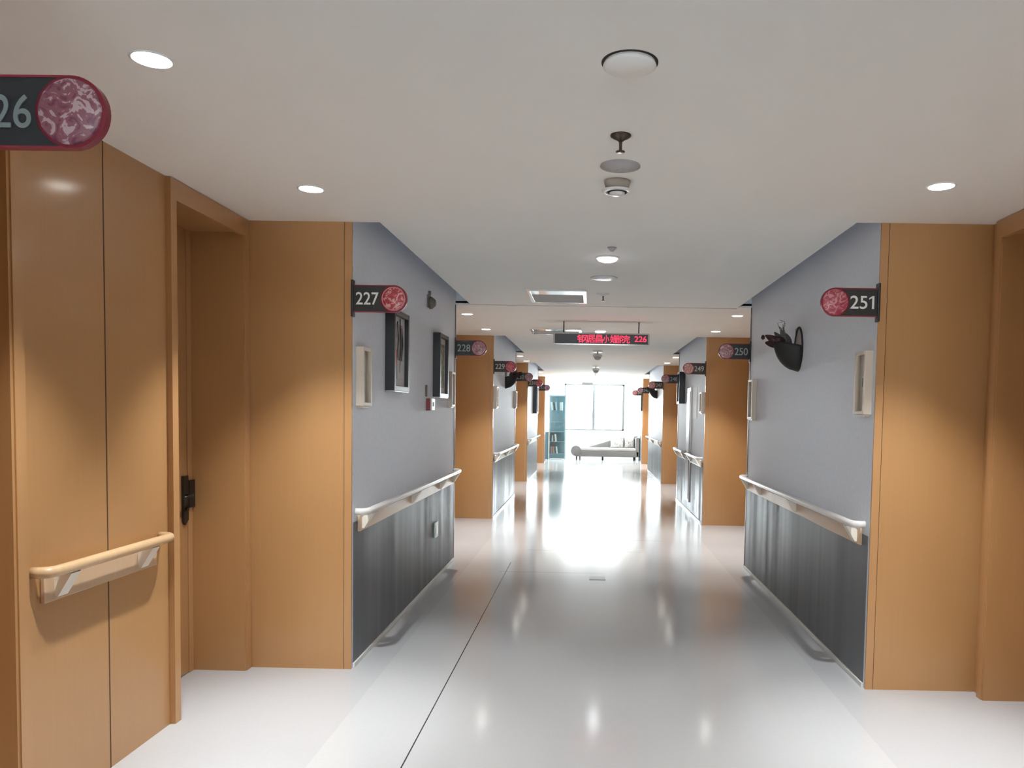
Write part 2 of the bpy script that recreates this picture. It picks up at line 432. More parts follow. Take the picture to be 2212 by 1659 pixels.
def door(side, o0, o1, lock_far=True):
    s = 1 if side == 'right' else -1
    x = RR if s > 0 else RL
    xi = x + s * 0.285
    NDOOR[0] += 1
    d = struct(MB().box((xi, o0 + 0.035, 0.006), (xi + s * 0.045, o1 - 0.065, 2.515)).build('door_%d' % NDOOR[0], M['wood_door']))
    f = MB()
    t = 0.05                                       # facing on the corridor side: two stiles and a head
    f.box((x, o0 - t, 0), (x - s * 0.026, o0, H - 0.003)); f.box((x, o1, 0), (x - s * 0.026, o1 + t, H - 0.003))
    f.box((x, o0, 2.50), (x - s * 0.026, o1, H - 0.003))
    f.build('door_casing', M['wood_trim'], d)
    l = MB()                                       # lining through the depth of the wall
    l.box((x - s * 0.02, o0, 0), (xi, o0 + 0.012, 2.53)); l.box((x - s * 0.02, o1 - 0.012, 0), (xi, o1, 2.53))
    l.box((x - s * 0.004, o0 + 0.012, 2.518), (xi, o1 - 0.012, 2.53))
    l.build('door_lining', M['wood'], d)
    st = MB()                                      # rebated stop beside the leaf
    st.box((xi - s * 0.004, o1 - 0.062, 0), (xi + s * 0.045, o1 - 0.014, 2.518)); st.box((xi, o0 + 0.012, 0), (xi + s * 0.045, o0 + 0.032, 2.518))
    st.build('door_stop', M['wood_trim'], d)
    g = MB(); g.box((xi + s * 0.046, o0, 0), (xi + s * 0.05, o1, 2.53)); g.build('door_gap', M['shadow_gap'], d)
    if lock_far:
        h = MB().box((xi, o1 - 0.128, 0.885), (xi - s * 0.016, o1 - 0.075, 1.14), 0.003)
        h.prism([(o1 - 0.128, 0.887), (o1 - 0.075, 0.887), (o1 - 0.108, 0.862)], 'x', xi, xi - s * 0.014)
        h.build('lock_plate', M['lock'], d)
        MB().box((xi - s * 0.002, o1 - 0.074, 0.955), (xi - s * 0.02, o1 - 0.013, 1.112), 0.003).build('lock_box', M['lock'], d)
        MB().tube([(xi - s * 0.016, o1 - 0.10, 1.03), (xi - s * 0.05, o1 - 0.10, 1.03), (xi - s * 0.055, o1 - 0.115, 1.03), (xi - s * 0.055, o1 - 0.20, 1.026)], 0.008, 10).build('door_handle', M['lock'], d)
        MB().tube([(xi - s * 0.014, o1 - 0.10, 0.95), (xi - s * 0.026, o1 - 0.10, 0.95)], 0.011, 14).build('key_cylinder', M['lock'], d)
    return d


recess_wall('left', 1.70, 4.44, [(1.78, 2.615), (3.66, 4.385)], [3.15])
door('left', 1.78, 2.615); door('left', 3.66, 4.385)
recess_wall('right', 1.42, 4.29, [(1.5, 2.3), (3.42, 4.165)], [2.86])
door('right', 3.42, 4.165, False); door('right', 1.5, 2.3, False)
for (a, b), (c, d) in zip(LEFT[1:-1], LEFT[2:]): recess_wall('left', b, c)
for (a, b), (c, d) in zip(RIGHT[1:-1], RIGHT[2:]): recess_wall('right', b, d if False else c)

# ------------------------------------------------------------------ closing walls and the lounge with its window
wb = MB(); wb.box((-2.4, Y0 - 0.1, 0), (2.6, Y0, 0.95)); wb.box((-2.4, Y0 - 0.1, 2.35), (2.6, Y0, H))
wb.box((-2.4, Y0 - 0.1, 0.95), (-0.70, Y0, 2.35)); wb.box((0.90, Y0 - 0.1, 0.95), (2.6, Y0, 2.35))
struct(wb.build('wall_back', M['wall']))
fb = MB()  # unseen window behind the camera, added to brighten the near end
for xa_, xb_, za_, zb_ in ((-0.70, 0.90, 0.95, 1.0), (-0.70, 0.90, 2.30, 2.35), (-0.70, -0.65, 1.0, 2.30), (0.85, 0.90, 1.0, 2.30), (0.08, 0.12, 1.0, 2.30)):
    fb.box((xa_, Y0 - 0.08, za_), (xb_, Y0 - 0.03, zb_))
w4 = struct(fb.build('window_3', M['white']))
MB().box((-0.66, Y0 - 0.06, 0.98), (0.86, Y0 - 0.055, 2.32)).build('glass_pane', M['glass'], w4)
WX0, WX1, WZ0, WZ1 = -0.92, 1.16, 0.93, 2.53
wf = MB()
wf.box((-3.2, Y1, 0), (3.2, Y1 + 0.2, WZ0)); wf.box((-3.2, Y1, WZ1), (3.2, Y1 + 0.2, H))
wf.box((-3.2, Y1, WZ0), (WX0, Y1 + 0.2, WZ1)); wf.box((WX1, Y1, WZ0), (3.2, Y1 + 0.2, WZ1))
struct(wf.build('wall_front', M['white_wall']))
ws = MB(); ws.box((-3.3, 23.62, 0), (-3.1, 23.7, H)); ws.box((-3.3, 23.7, 0), (-3.1, Y1 + 0.2, 0.9)); ws.box((-3.3, 23.7, 0.9), (-3.1, 24.9, 2.4)); ws.box((-3.3, 23.7, 2.4), (-3.1, Y1 + 0.2, H)); ws.box((-3.3, 26.1, 0.9), (-3.1, Y1 + 0.2, 2.4))
ws.box((-3.3, 23.6, 0), (RL - 0.32, 23.66, H))
struct(ws.build('wall_left', M['white_wall']))
wr = MB(); wr.box((3.1, 23.95, 0), (3.3, Y1 + 0.2, H)); wr.box((RR + 0.32, 23.9, 0), (3.3, 23.95, H))
struct(wr.build('wall_right', M['white_wall']))


def window(n, x0, x1, bars):
    f = MB(); y = Y1 + 0.03
    f.box((x0, y, WZ0), (x1, y + 0.06, WZ0 + 0.05)); f.box((x0, y, WZ1 - 0.05), (x1, y + 0.06, WZ1))
    f.box((x0, y, WZ0), (x0 + 0.05, y + 0.06, WZ1)); f.box((x1 - 0.07, y, WZ0), (x1, y + 0.06, WZ1))
    for b in bars: f.box((b - 0.045, y - 0.01, WZ0), (b + 0.045, y + 0.07, WZ1))
    w = struct(f.build('window_%d' % n, M['alu']))
    MB().box((x0 + 0.03, y + 0.028, WZ0 + 0.03), (x1 - 0.03, y + 0.034, WZ1 - 0.03)).build('glass_pane', M['glass'], w)
    MB().box((x0 - 0.03, Y1 - 0.06, WZ0 - 0.03), (x1 + 0.03, Y1 + 0.03, WZ0)).build('window_sill', M['white'], w)
    return w


window(1, WX0, WX1, [0.10])
fw = MB(); X_ = -3.2  # unseen side window, added to flood the lounge with daylight
fw.box((X_, 24.9, 0.9), (X_ + 0.06, 26.1, 0.95)); fw.box((X_, 24.9, 2.35), (X_ + 0.06, 26.1, 2.4))
for yy in (24.9, 25.48, 26.05): fw.box((X_, yy, 0.9), (X_ + 0.06, yy + 0.05, 2.4))
w3 = struct(fw.build('window_2', M['alu']))
MB().box((X_ + 0.025, 24.92, 0.92), (X_ + 0.031, 26.08, 2.38)).build('glass_pane', M['glass'], w3)

# ------------------------------------------------------------------ handrails
def handrail(side, x, y0, y1, label, grip, web, brackets, z=0.925):
    s = 1 if side == 'right' else -1
    t = thing('handrail', label, 'handrail', (x, (y0 + y1) / 2, z), 'corridor handrails')
    xo = x - s * 0.072
    pts = [(x - s * 0.006, y0 + 0.004, z), (x - s * 0.035, y0 + 0.006, z), (x - s * 0.058, y0 + 0.016, z), (x - s * 0.069, y0 + 0.035, z), (xo, y0 + 0.07, z)]
    pts += [(xo, y1 - 0.07, z), (x - s * 0.069, y1 - 0.035, z), (x - s * 0.058, y1 - 0.016, z), (x - s * 0.035, y1 - 0.006, z), (x - s * 0.006, y1 - 0.004, z)]
    MB().tube(pts, 0.021, 14).build('grip', grip, t)
    MB().box((x - s * 0.002, y0 + 0.05, z - 0.125), (x - s * 0.018, y1 - 0.05, z - 0.028), 0.004).build('backing_rail', web, t)
    for yb_ in brackets:
        b = MB()
        b.prism([(x - s * 0.016, z - 0.11), (x - s * 0.030, z - 0.11), (xo - s * 0.012, z - 0.022), (xo + s * 0.02, z - 0.012), (x - s * 0.016, z - 0.045)], 'y', yb_ - 0.028, yb_ + 0.028)
        b.build('bracket', M['bracket'], t)
    return t


handrail('left', RL, 2.70, 3.53, 'cream wooden handrail on the wood wall between two room doors', M['rail_wood'], M['rail_web'], (2.83, 3.36))
handrail('left', XL, 4.50, 7.76, 'pale handrail below the two large black picture frames', M['rail_grey'], M['rail_web'], (4.62, 5.9, 7.0, 7.66))
handrail('left', XL, 10.98, 14.03, 'pale handrail on the grey wall behind sign 229', M['rail_grey'], M['rail_web'], (11.1, 12.5, 13.9))
handrail('left', XL, 16.95, 19.9, 'far pale handrail on the grey wall behind sign 231', M['rail_grey'], M['rail_web'], (17.1, 19.8))
handrail('right', XR, 4.36, 7.66, 'pale handrail below the near wall planter, beside sign 251', M['rail_grey'], M['rail_web'], (4.48, 5.8, 7.0, 7.56))
handrail('right', XR, 10.72, 12.02, 'short pale handrail under the white wall notice', M['rail_grey'], M['rail_web'], (10.85, 11.9))
handrail('right', XR, 12.54, 13.86, 'short pale handrail beyond the narrow grey wall cupboard', M['rail_grey'], M['rail_web'], (12.66, 13.75))
handrail('right', XR, 17.0, 20.8, 'far pale handrail on the grey wall below sign 247', M['rail_grey'], M['rail_web'], (17.1, 19.0, 20.7))

# ------------------------------------------------------------------ room number signs
EMB = [
    emblem_mat('peony_print', (0.26, 0.085, 0.10), (0.50, 0.33, 0.33), (0.17, 0.035, 0.07), 1),
    emblem_mat('red_relief', (0.42, 0.045, 0.065), (0.62, 0.36, 0.33), (0.30, 0.02, 0.04), 2),
    emblem_mat('pink_relief', (0.42, 0.07, 0.11), (0.58, 0.26, 0.26), (0.33, 0.04, 0.07), 3),
    emblem_mat('pale_print', (0.45, 0.23, 0.24), (0.66, 0.46, 0.44), (0.30, 0.10, 0.13), 4),
]


def room_sign(side, y, num, emb, label, dig=None, rim=None, ring=False):
    s = 1 if side == 'right' else -1
    x = XR if s > 0 else XL
    d = -s                                           # direction out from the wall
    t = thing('room_sign', label, 'sign', (x, y, 2.166), 'room number signs')
    zc, r = 2.166, 0.078
    cx_ = x + d * 0.243
    def outline(rr, x_in):
        p = [(x_in, zc - rr), (x_in, zc + rr)]
        for i in range(25):
            an = PI / 2 - PI * i / 24
            p.append((cx_ + d * rr * math.cos(an), zc + rr * math.sin(an)))
        return p
    MB().prism(outline(r - 0.004, x + d * 0.012), 'y', y - 0.007, y + 0.007).build('plate', M['sign_black'], t)
    rimb = MB()
    P = outline(r, x + d * 0.012); Q = outline(r - 0.005, x + d * 0.012)
    for i in range(1, len(P) - 1):
        rimb.prism([P[i], P[i + 1], Q[i + 1], Q[i]], 'y', y - 0.009, y + 0.009)
    rimb.prism([P[-1], P[0], Q[0], Q[-1]], 'y', y - 0.009, y + 0.009)
    rimb.build('rim', rim or M['crimson'], t)
    # crescent of crimson behind the emblem, then the emblem itself
    MB().lathe([(0.0, 0), (0.0765, 0), (0.0765, -0.003), (0, -0.003)], (cx_, y - 0.007, zc), 40, 'y').build('emblem_border', rim or M['crimson'], t)
    MB().lathe([(0.0, 0), (0.0705, 0), (0.0705, -0.003), (0.067, -0.006), (0, -0.006)], (cx_, y - 0.0085, zc), 40, 'y').build('emblem', emb, t)
    x0 = x + d * 0.026 if d > 0 else x + d * 0.161
    text_mesh('number', num, x0, zc - 0.036, 0.131, 0.072, y - 0.0072, 0.003, dig or M['digit'], t)
    if num == '251':
        xr_ = x + d * 0.030 - 0.012
        MB().prism([(xr_ + 0.004, zc + 0.036), (xr_ - 0.016, zc + 0.024), (xr_ - 0.016, zc + 0.015), (xr_ + 0.004, zc + 0.025)], 'y', y - 0.0072, y - 0.0102).build('number_flag', dig or M['digit'], t)
    if ring:
        MB().lathe([(0.0615, -0.006), (0.0615, -0.0085), (0.0665, -0.0085), (0.0695, -0.004), (0.0615, -0.006)], (cx_, y - 0.0085, zc), 40, 'y').build('emblem_ring', M['pink_ring'], t)
    MB().box((x, y - 0.022, zc - 0.105), (x + d * 0.013, y + 0.022, zc + 0.105), 0.003).build('bracket', M['black'], t)
    return t


room_sign('left', 1.70, '226', EMB[0], 'black room sign numbered 226 with a pink floral disc, nearest sign', M['digit_dim'])
room_sign('left', 4.44, '227', EMB[1], 'black room sign numbered 227 with a red disc', ring=True)
room_sign('left', 7.80, '228', EMB[3], 'room sign numbered 228 with a pale pink disc', M['digit_grey'])
room_sign('left', 10.90, '229', EMB[2], 'room sign numbered 229 next beyond sign 228', M['digit_grey'])
room_sign('left', 14.07, '230', EMB[3], 'room sign numbered 230 next beyond sign 229', M['digit_grey'])
room_sign('left', 16.85, '231', EMB[2], 'small room sign numbered 231 above a tall dark frame', M['digit_grey'])
room_sign('left', 19.98, '232', EMB[3], 'small room sign numbered 232, the last before the bookcase', M['digit_grey'])
room_sign('right', 4.29, '251', EMB[2], 'black room sign numbered 251 with a crimson disc')
room_sign('right', 7.69, '250', EMB[3], 'room sign numbered 250 with a dusty pink disc', M['digit_grey'])
room_sign('right', 10.65, '249', EMB[3], 'room sign numbered 249 with a very pale disc', M['digit_grey'])
room_sign('right', 13.88, '248', EMB[3], 'room sign numbered 248 next beyond sign 249', M['digit_grey'])
room_sign('right', 16.90, '247', EMB[3], 'small room sign numbered 247 next beyond sign 248', M['digit_grey'])
room_sign('right', 20.88, '246', EMB[3], 'small room sign numbered 246 over the far handrail end', M['digit_grey'])
room_sign('right', 23.50, '245', EMB[3], 'small room sign numbered 245, nearest the lounge window', M['digit_grey'])

# ------------------------------------------------------------------ framed pictures
def black_frame(side, y0, y1, z0, z1, label, art, depth=0.065):
    s = 1 if side == 'right' else -1
    x = XR if s > 0 else XL
    t = thing('picture_frame', label, 'picture', (x, (y0 + y1) / 2, (z0 + z1) / 2), 'black framed pictures')
    xo = x - s * depth; w = 0.035
    f = MB()
    f.box((x, y0, z0), (xo, y0 + w, z1), 0.003); f.box((x, y1 - w, z0), (xo, y1, z1), 0.003)
    f.box((x, y0 + w, z1 - w), (xo, y1 - w, z1), 0.003); f.box((x, y0 + w, z0), (xo, y1 - w, z0 + w), 0.003)
    f.build('frame', M['black'], t)
    xm = x - s * (depth - 0.028)
    MB().box((x - s * 0.002, y0 + w, z0 + w), (xm, y1 - w, z1 - w)).build('mat_board', M['mat_board'], t)
    ya, yb_, za, zb = y0 + w + 0.045, y1 - w - 0.045, z0 + w + 0.05, z1 - w - 0.05
    MB().box((xm, ya, za), (xm - s * 0.002, yb_, zb)).build('artwork', M[art], t)
    if art == 'ink':
        MB().box((xm - s * 0.002, ya + 0.0, za + 0.10), (xm - s * 0.003, ya + 0.085, za + 0.20)).build('red_patch', M['red_paint'], t)
        st = MB()
        for k, (dy, z_a, z_b) in enumerate(((0.02, 0.46, 0.20), (0.09, 0.44, 0.16), (0.16, 0.47, 0.05), (0.21, 0.40, 0.14))):
            st.tube([(xm - s * 0.003, ya + dy, za + z_a * 0.9), (xm - s * 0.003, ya + dy + 0.02, za + (z_a + z_b) / 2 * 0.9), (xm - s * 0.003, ya + dy - 0.01, za + z_b * 0.9)], [0.003, 0.006, 0.002], 6)
        st.build('ink_strokes', M['black'], t)
        MB().box((xm - s * 0.002, ya + 0.09, za), (xm - s * 0.003, yb_, za + 0.13)).build('paper_patch', M['mat_board'], t)
    MB().box((x - s * 0.004, y0 + 0.01, z0 - 0.006), (xo + s * 0.002, y1 - 0.01, z0)).build('silver_edge', M['silver'], t)
    return t


black_frame('left', 5.16, 5.58, 1.66, 2.21, 'deep black frame with a grey ink drawing and a red patch', 'ink')
black_frame('left', 6.72, 7.12, 1.65, 2.21, 'deep black frame with a dark green landscape, beyond the ink drawing', 'landscape')
black_frame('left', 18.4, 18.85, 1.50, 2.16, 'tall dark frame below sign 231', 'landscape', 0.10)
black_frame('right', 12.95, 13.3, 1.72, 2.25, 'dark frame beside sign 249, beyond the grey cupboard', 'landscape', 0.10)
black_frame('right', 23.55, 23.85, 1.62, 2.12, 'slim dark frame below sign 245 by the lounge', 'landscape', 0.05)


def cream_frame(side, y0, y1, z0, z1, label, figure=True):
    s = 1 if side == 'right' else -1
    x = XR if s > 0 else XL
    t = thing('box_frame', label, 'picture', (x, (y0 + y1) / 2, (z0 + z1) / 2), 'cream box frames')
    xo = x - s * 0.045; w = 0.022
    f = MB()
    f.box((x, y0, z0), (xo, y0 + w, z1), 0.003); f.box((x, y1 - w, z0), (xo, y1, z1), 0.003)
    f.box((x, y0 + w, z1 - w), (xo, y1 - w, z1), 0.003); f.box((x, y0 + w, z0), (xo, y1 - w, z0 + w), 0.003)
    f.build('frame', M['cream'], t)
    MB().box((x - s * 0.002, y0 + w, z0 + w), (x - s * 0.016, y1 - w, z1 - w)).build('print', M['picture_beige'], t)
    if figure:
        yc, zc = (y0 + y1) / 2, (z0 + z1) / 2
        g = MB(); g.box((x - s * 0.016, yc - 0.012, zc - 0.02), (x - s * 0.019, yc + 0.022, zc + 0.03), 0.001); g.box((x - s * 0.016, yc - 0.034, zc - 0.015), (x - s * 0.018, yc - 0.028, zc + 0.045))
        g.box((x - s * 0.016, yc - 0.002, zc - 0.075), (x - s * 0.018, yc + 0.008, zc - 0.02))
        g.build('dark_figure', M['dark_grey'], t)
    MB().box((x - s * 0.0, y0 + 0.02, z0 - 0.012), (x - s * 0.03, y1 - 0.02, z0), 0.002).build('ledge', M['cream'], t)
    return t


cream_frame('left', 4.52, 4.70, 1.55, 1.90, 'small cream box frame under sign 227')
cream_frame('left', 7.42, 7.60, 1.57, 1.91, 'small cream box frame beyond the landscape picture, under sign 228', False)
cream_frame('left', 10.98, 11.16, 1.58, 1.89, 'small cream box frame under sign 229', False)
cream_frame('left', 13.82, 14.0, 1.60, 1.90, 'small cream box frame under sign 230', False)
cream_frame('right', 4.345, 4.52, 1.55, 1.91, 'small cream box frame under sign 251')
cream_frame('right', 7.36, 7.56, 1.50, 1.88, 'small cream box frame under sign 250', False)
cream_frame('right', 10.72, 10.92, 1.56, 1.85, 'small cream box frame under sign 249', False)

# ------------------------------------------------------------------ wall planters
def planter(side, y, z, label, detail=True, k=1.0):
    s = 1 if side == 'right' else -1
    x = XR if s > 0 else XL; d = -s
    t = thing('wall_planter', label, 'planter', (x, y, z), 'black wall planters')
    # almond back plate: outline in (y, z)
    pl = []
    for i in range(33):
        a = 2 * PI * i / 32
        pl.append((y + 0.115 * k * math.sin(a) * abs(math.sin(a)) ** 0.25, z + 0.17 * k * math.cos(a)))
    ring = MB()
    inner = [(y + (p[0] - y) * 0.9, z + (p[1] - z) * 0.94) for p in pl]
    for i in range(32):
        ring.prism([pl[i], pl[i + 1], inner[i + 1], inner[i]], 'x', x, x + d * 0.012)
    ring.build('hoop', M['pot'], t)
    MB().prism([p for p in inner[:-1]], 'x', x, x + d * 0.004).build('back_plate', M['grey'], t)
    # half cup bulging out of the lower half
    cup = MB(); n, mrow = 18, 12
    bm = cup.bm; rows = []
    for j in range(mrow + 1):
        u = j / mrow                                   # 0 bottom .. 1 rim
        zz = z - 0.165 * k + 0.185 * k * u
        ry = 0.112 * k * math.sin(math.acos(max(-1, min(1, -1 + 1.08 * u)))) if u > 0 else 0.004
        out = (0.185 * k) * ((1 - (1 - u) ** 2) ** 0.55) if u > 0 else 0.004
        rows.append([bm.verts.new((x + d * (0.004 + out * math.sin(PI * i / n)), y - ry * math.cos(PI * i / n), zz + 0.055 * k * u * math.sin(PI * i / n) * 0.6)) for i in range(n + 1)])
    for j in range(mrow):
        for i in range(n):
            f = bm.faces.new((rows[j][i], rows[j][i + 1], rows[j + 1][i + 1], rows[j + 1][i])); f.smooth = True
    c = cup.build('cup', M['pot'], t)
    so = c.modifiers.new('shell', 'SOLIDIFY'); so.thickness = 0.006; so.offset = -1
    rnd = random.Random(int(y * 10))

    def leaf(mb, p, q, w, up_=0.0):
        p, q = Vector(p), Vector(q); ax = (q - p); side_ = ax.cross(Vector((0, 1, 0.2))).normalized()
        n_ = 6; L_, R_ = [], []
        nrm = ax.cross(side_).normalized()
        for i in range(n_ + 1):
            u = i / n_; ww = w * math.sin(PI * min(0.98, u * 0.9 + 0.06)) ** 0.8
            c_ = p + ax * u + nrm * (0.018 * math.sin(PI * u)) + Vector((0, 0, up_ * u * u))
            L_.append(mb.bm.verts.new(c_ - side_ * ww)); R_.append(mb.bm.verts.new(c_ + side_ * ww))
        for i in range(n_):
            f = mb.bm.faces.new((L_[i], R_[i], R_[i + 1], L_[i + 1])); f.smooth = True

    rim = (x + d * 0.11 * k, y, z + 0.03 * k)
    specs = [((0.26, 0.0, 0.10), 0.03), ((0.20, -0.05, 0.085), 0.034), ((0.245, 0.06, 0.05), 0.03)]
    for q, w in specs:
        b = MB(); leaf(b, rim, (x + d * q[0] * k, y + q[1], z + q[2] * k), w * k)
        o = b.build('maroon_leaf', M['maroon'], t); so = o.modifiers.new('t', 'SOLIDIFY'); so.thickness = 0.003
    for q, w in [((0.15, -0.02, 0.12), 0.03), ((0.10, 0.03, 0.10), 0.028), ((0.18, 0.05, 0.11), 0.026)]:
        b = MB(); leaf(b, (x + d * 0.07 * k, y, z + 0.0), (x + d * q[0] * k, y + q[1], z + q[2] * k), w * k, 0.02)
        o = b.build('grey_leaf', M['leaf'], t); so = o.modifiers.new('t', 'SOLIDIFY'); so.thickness = 0.003
    if detail:
        # tip bud of the maroon branch
        MB().lathe([(0, -0.02), (0.012, -0.012), (0.016, 0), (0.010, 0.014), (0, 0.022)], (x + d * 0.275, y + 0.01, z + 0.085), 10).build('bud', M['maroon'], t)
        for i in range(9):
            a = rnd.uniform(-0.05, 0.05); b_ = rnd.uniform(0.06, 0.15); hh = rnd.uniform(0.13, 0.205)
            bx, by = x + d * (0.05 + 0.3 * b_), y + a
            MB().tube([(bx, by, z + 0.0), (x + d * b_ * 0.9, y + a * 1.3, z + hh * 0.6), (x + d * (b_ + rnd.uniform(-.015, .02)), y + a * 1.6, z + hh), (x + d * (b_ + rnd.uniform(-.03, .03)), y + a * 1.7, z + hh + 0.012)], [0.0035, 0.003, 0.0025, 0.002], 5).build('twig', M['twig'], t)
        MB().tube([(x + d * 0.012, y, z + 0.165), (x + d * 0.028, y, z + 0.15), (x + d * 0.03, y, z + 0.06), (x + d * 0.035, y, z + 0.0)], 0.003, 6).build('wire_stem', M['pot'], t)
    return t


planter('right', 5.90, 2.045, 'black half cup wall planter with dried twigs and maroon leaves, beside sign 251')
planter('left', 12.45, 2.07, 'black wall planter with pink flowers behind sign 229', False)
planter('right', 18.4, 2.07, 'small dark wall planter below sign 247', False)

# ------------------------------------------------------------------ small wall fittings
x = XL
t = thing('wall_horn', 'small dark beige horn sounder high on the grey wall near the ceiling slot', 'sounder', (x, 6.52, 2.45))
MB().box((x, 6.46, 2.395), (x + 0.012, 6.58, 2.50), 0.003).build('back_plate', M['horn'], t)
MB().lathe([(0.052, 0.0), (0.05, 0.02), (0.03, 0.045), (0.022, 0.05), (0, 0.05)], (x + 0.012, 6.52, 2.435), 24, 'x').build('horn', M['horn'], t)
MB().box((x, 6.505, 2.50), (x + 0.02, 6.535, 2.535), 0.003).build('conduit', M['horn'], t)
t = thing('call_point', 'small red alarm box with a white front on the grey wall', 'alarm', (x, 6.52, 1.58))
MB().box((x, 6.45, 1.53), (x + 0.038, 6.57, 1.632), 0.002).build('box', M['red_plastic'], t)
MB().box((x + 0.038, 6.448, 1.528), (x + 0.052, 6.572, 1.634), 0.005).build('front_cover', M['white'], t)
MB().box((x + 0.052, 6.49, 1.565), (x + 0.054, 6.53, 1.60)).build('button', M['dark_grey'], t)
tag(MB().box((x, 6.42, 1.645), (x + 0.012, 6.45, 1.742), 0.003).build('wall_strip', M['horn']), 'slim dark strip on the grey wall just above the red alarm box', 'bracket')
t = thing('wall_socket', 'pale green socket plate on the dark panel below the handrail', 'socket', (x + 0.004, 6.85, 0.46))
MB().box((x + 0.004, 6.79, 0.39), (x + 0.020, 6.92, 0.53), 0.005).build('plate', M['socket'], t)
MB().box((x + 0.020, 6.82, 0.42), (x + 0.0225, 6.89, 0.50), 0.001).build('cover', M['white'], t)
x = XR
t = thing('wall_cupboard', 'narrow grey and white cupboard set in the wall between two short handrails', 'cupboard', (x, 12.28, 1.0))
MB().box((x, 12.04, 0.16), (x - 0.02, 12.53, 1.96), 0.002).build('frame', M['white'], t)
MB().box((x - 0.02, 12.10, 0.20), (x - 0.026, 12.47, 1.90), 0.001).build('door', M['cab_grey'], t)
MB().box((x - 0.02, 12.082, 0.20), (x - 0.0225, 12.098, 1.90)).build('gap', M['shadow_gap'], t)
MB().box((x - 0.026, 12.40, 0.75), (x - 0.034, 12.44, 0.90), 0.002).build('latch', M['white'], t)
tag(MB().box((x, 11.46, 1.47), (x - 0.004, 11.94, 1.95)).build('wall_notice', M['paper']), 'white paper notice on the grey wall below sign 249', 'notice')

# ------------------------------------------------------------------ ceiling fittings
def spot(xx, yy, label, col=(0.94, 0.98, 1.0), power=None):
    t = thing('downlight', label, 'light', (xx, yy, H), 'recessed downlights')
    MB().lathe([(0.056, 0.0), (0.064, 0.0), (0.064, -0.003), (0.060, -0.005), (0.056, -0.003)], (xx, yy, H), 28).build('trim_ring', M['white'], t)
    MB().lathe([(0, -0.002), (0.056, -0.002), (0.056, -0.0035), (0, -0.0045)], (xx, yy, H), 28).build('lens', M['lens'], t)
    l = bpy.data.lights.new('downlight_beam', 'SPOT'); l.energy = power or SPOT_W; l.color = col
    l.spot_size = math.radians(80); l.spot_blend = 0.7; l.shadow_soft_size = 0.03
    o = bpy.data.objects.new('downlight_beam', l); COL.objects.link(o); o.location = (xx, yy, H - 0.02)
    o.parent = t; o.matrix_parent_inverse = Matrix.Translation(-t.location)
    # the reflector's narrow bright core
    l = bpy.data.lights.new('downlight_core', 'SPOT'); l.energy = CORE_W; l.color = col
    l.spot_size = math.radians(46); l.spot_blend = 1.0; l.shadow_soft_size = 0.03
    o = bpy.data.objects.new('downlight_core', l); COL.objects.link(o); o.location = (xx, yy, H - 0.02)
    o.parent = t; o.matrix_parent_inverse = Matrix.Translation(-t.location)
    return t


for xx, yy, lb in [(-1.375, 2.415, 'lit round downlight beside sign 226'), (-1.383, 3.79, 'lit round downlight in front of sign 227'),
                   (-1.383, 8.525, 'lit downlight just beyond sign 228'), (-1.384, 10.07, 'lit downlight just before sign 229'),
                   (-1.378, 14.8, 'lit downlight just beyond sign 230'), (-1.365, 16.2, 'lit downlight just before sign 231'),
                   (-1.378, 20.8, 'far lit downlight beyond sign 232'), (-1.378, 22.3, 'farthest lit downlight on the side of sign 232'),
                   (1.585, 2.2, 'added downlight out of view, nearest the camera beside sign 251'), (1.589, 3.604, 'lit round downlight in front of sign 251'),  # first one is out of view, added to lift the right side's light
                   (1.552, 8.315, 'lit downlight just beyond sign 250'), (1.577, 9.90, 'lit downlight just before sign 249'),
                   (1.576, 14.49, 'lit downlight just beyond sign 248'), (1.57, 16.09, 'lit downlight just before sign 247'),
                   (1.576, 21.6, 'far lit downlight beyond sign 246'), (1.576, 22.8, 'farthest lit downlight by sign 245')]:
    spot(xx, yy, lb)


def round_lamp(xx, yy, label, r=0.07):
    t = thing('ceiling_lamp', label, 'light', (xx, yy, H), 'round corridor lamps')
    MB().lathe([(r + 0.012, 0), (r + 0.012, -0.008), (r, -0.012), (r, 0)], (xx, yy, H), 32).build('rim', M['white'], t)
    MB().lathe([(r, -0.010), (r * 0.9, -0.022), (r * 0.55, -0.031), (0, -0.034)], (xx, yy, H), 32).build('diffuser', M['lens_cool'], t)
    l = bpy.data.lights.new('lamp_glow', 'SPOT'); l.energy = LAMP_W; l.color = (0.95, 0.97, 1.0); l.shadow_soft_size = 0.06; l.spot_size = math.radians(150); l.spot_blend = 1.0
    o = bpy.data.objects.new('lamp_glow', l); COL.objects.link(o); o.location = (xx, yy, H - 0.05); o.parent = t; o.matrix_parent_inverse = Matrix.Translation(-t.location)
    return t


round_lamp(0.095, 5.334, 'bright round corridor lamp nearest the camera, before the air vent')
round_lamp(0.106, 10.015, 'bright round corridor lamp just above the red display')

t = thing('access_disc', 'large flat white disc with a dark upper edge, nearest on the ceiling', 'ceiling disc', (0.10, 2.40, H))
MB().lathe([(0.078, 0), (0.0865, 0), (0.0865, -0.002), (0.078, -0.002)], (0.10, 2.40, H), 48).build('dark_ring', M['shadow_gap'], t)  # dark ring drawn for the shadow in the gap round the disc
MB().lathe([(0, 0), (0.080, 0), (0.082, -0.006), (0.074, -0.012), (0, -0.014)], (0.10, 2.412, H), 48).build('plate', M['ceiling'], t)


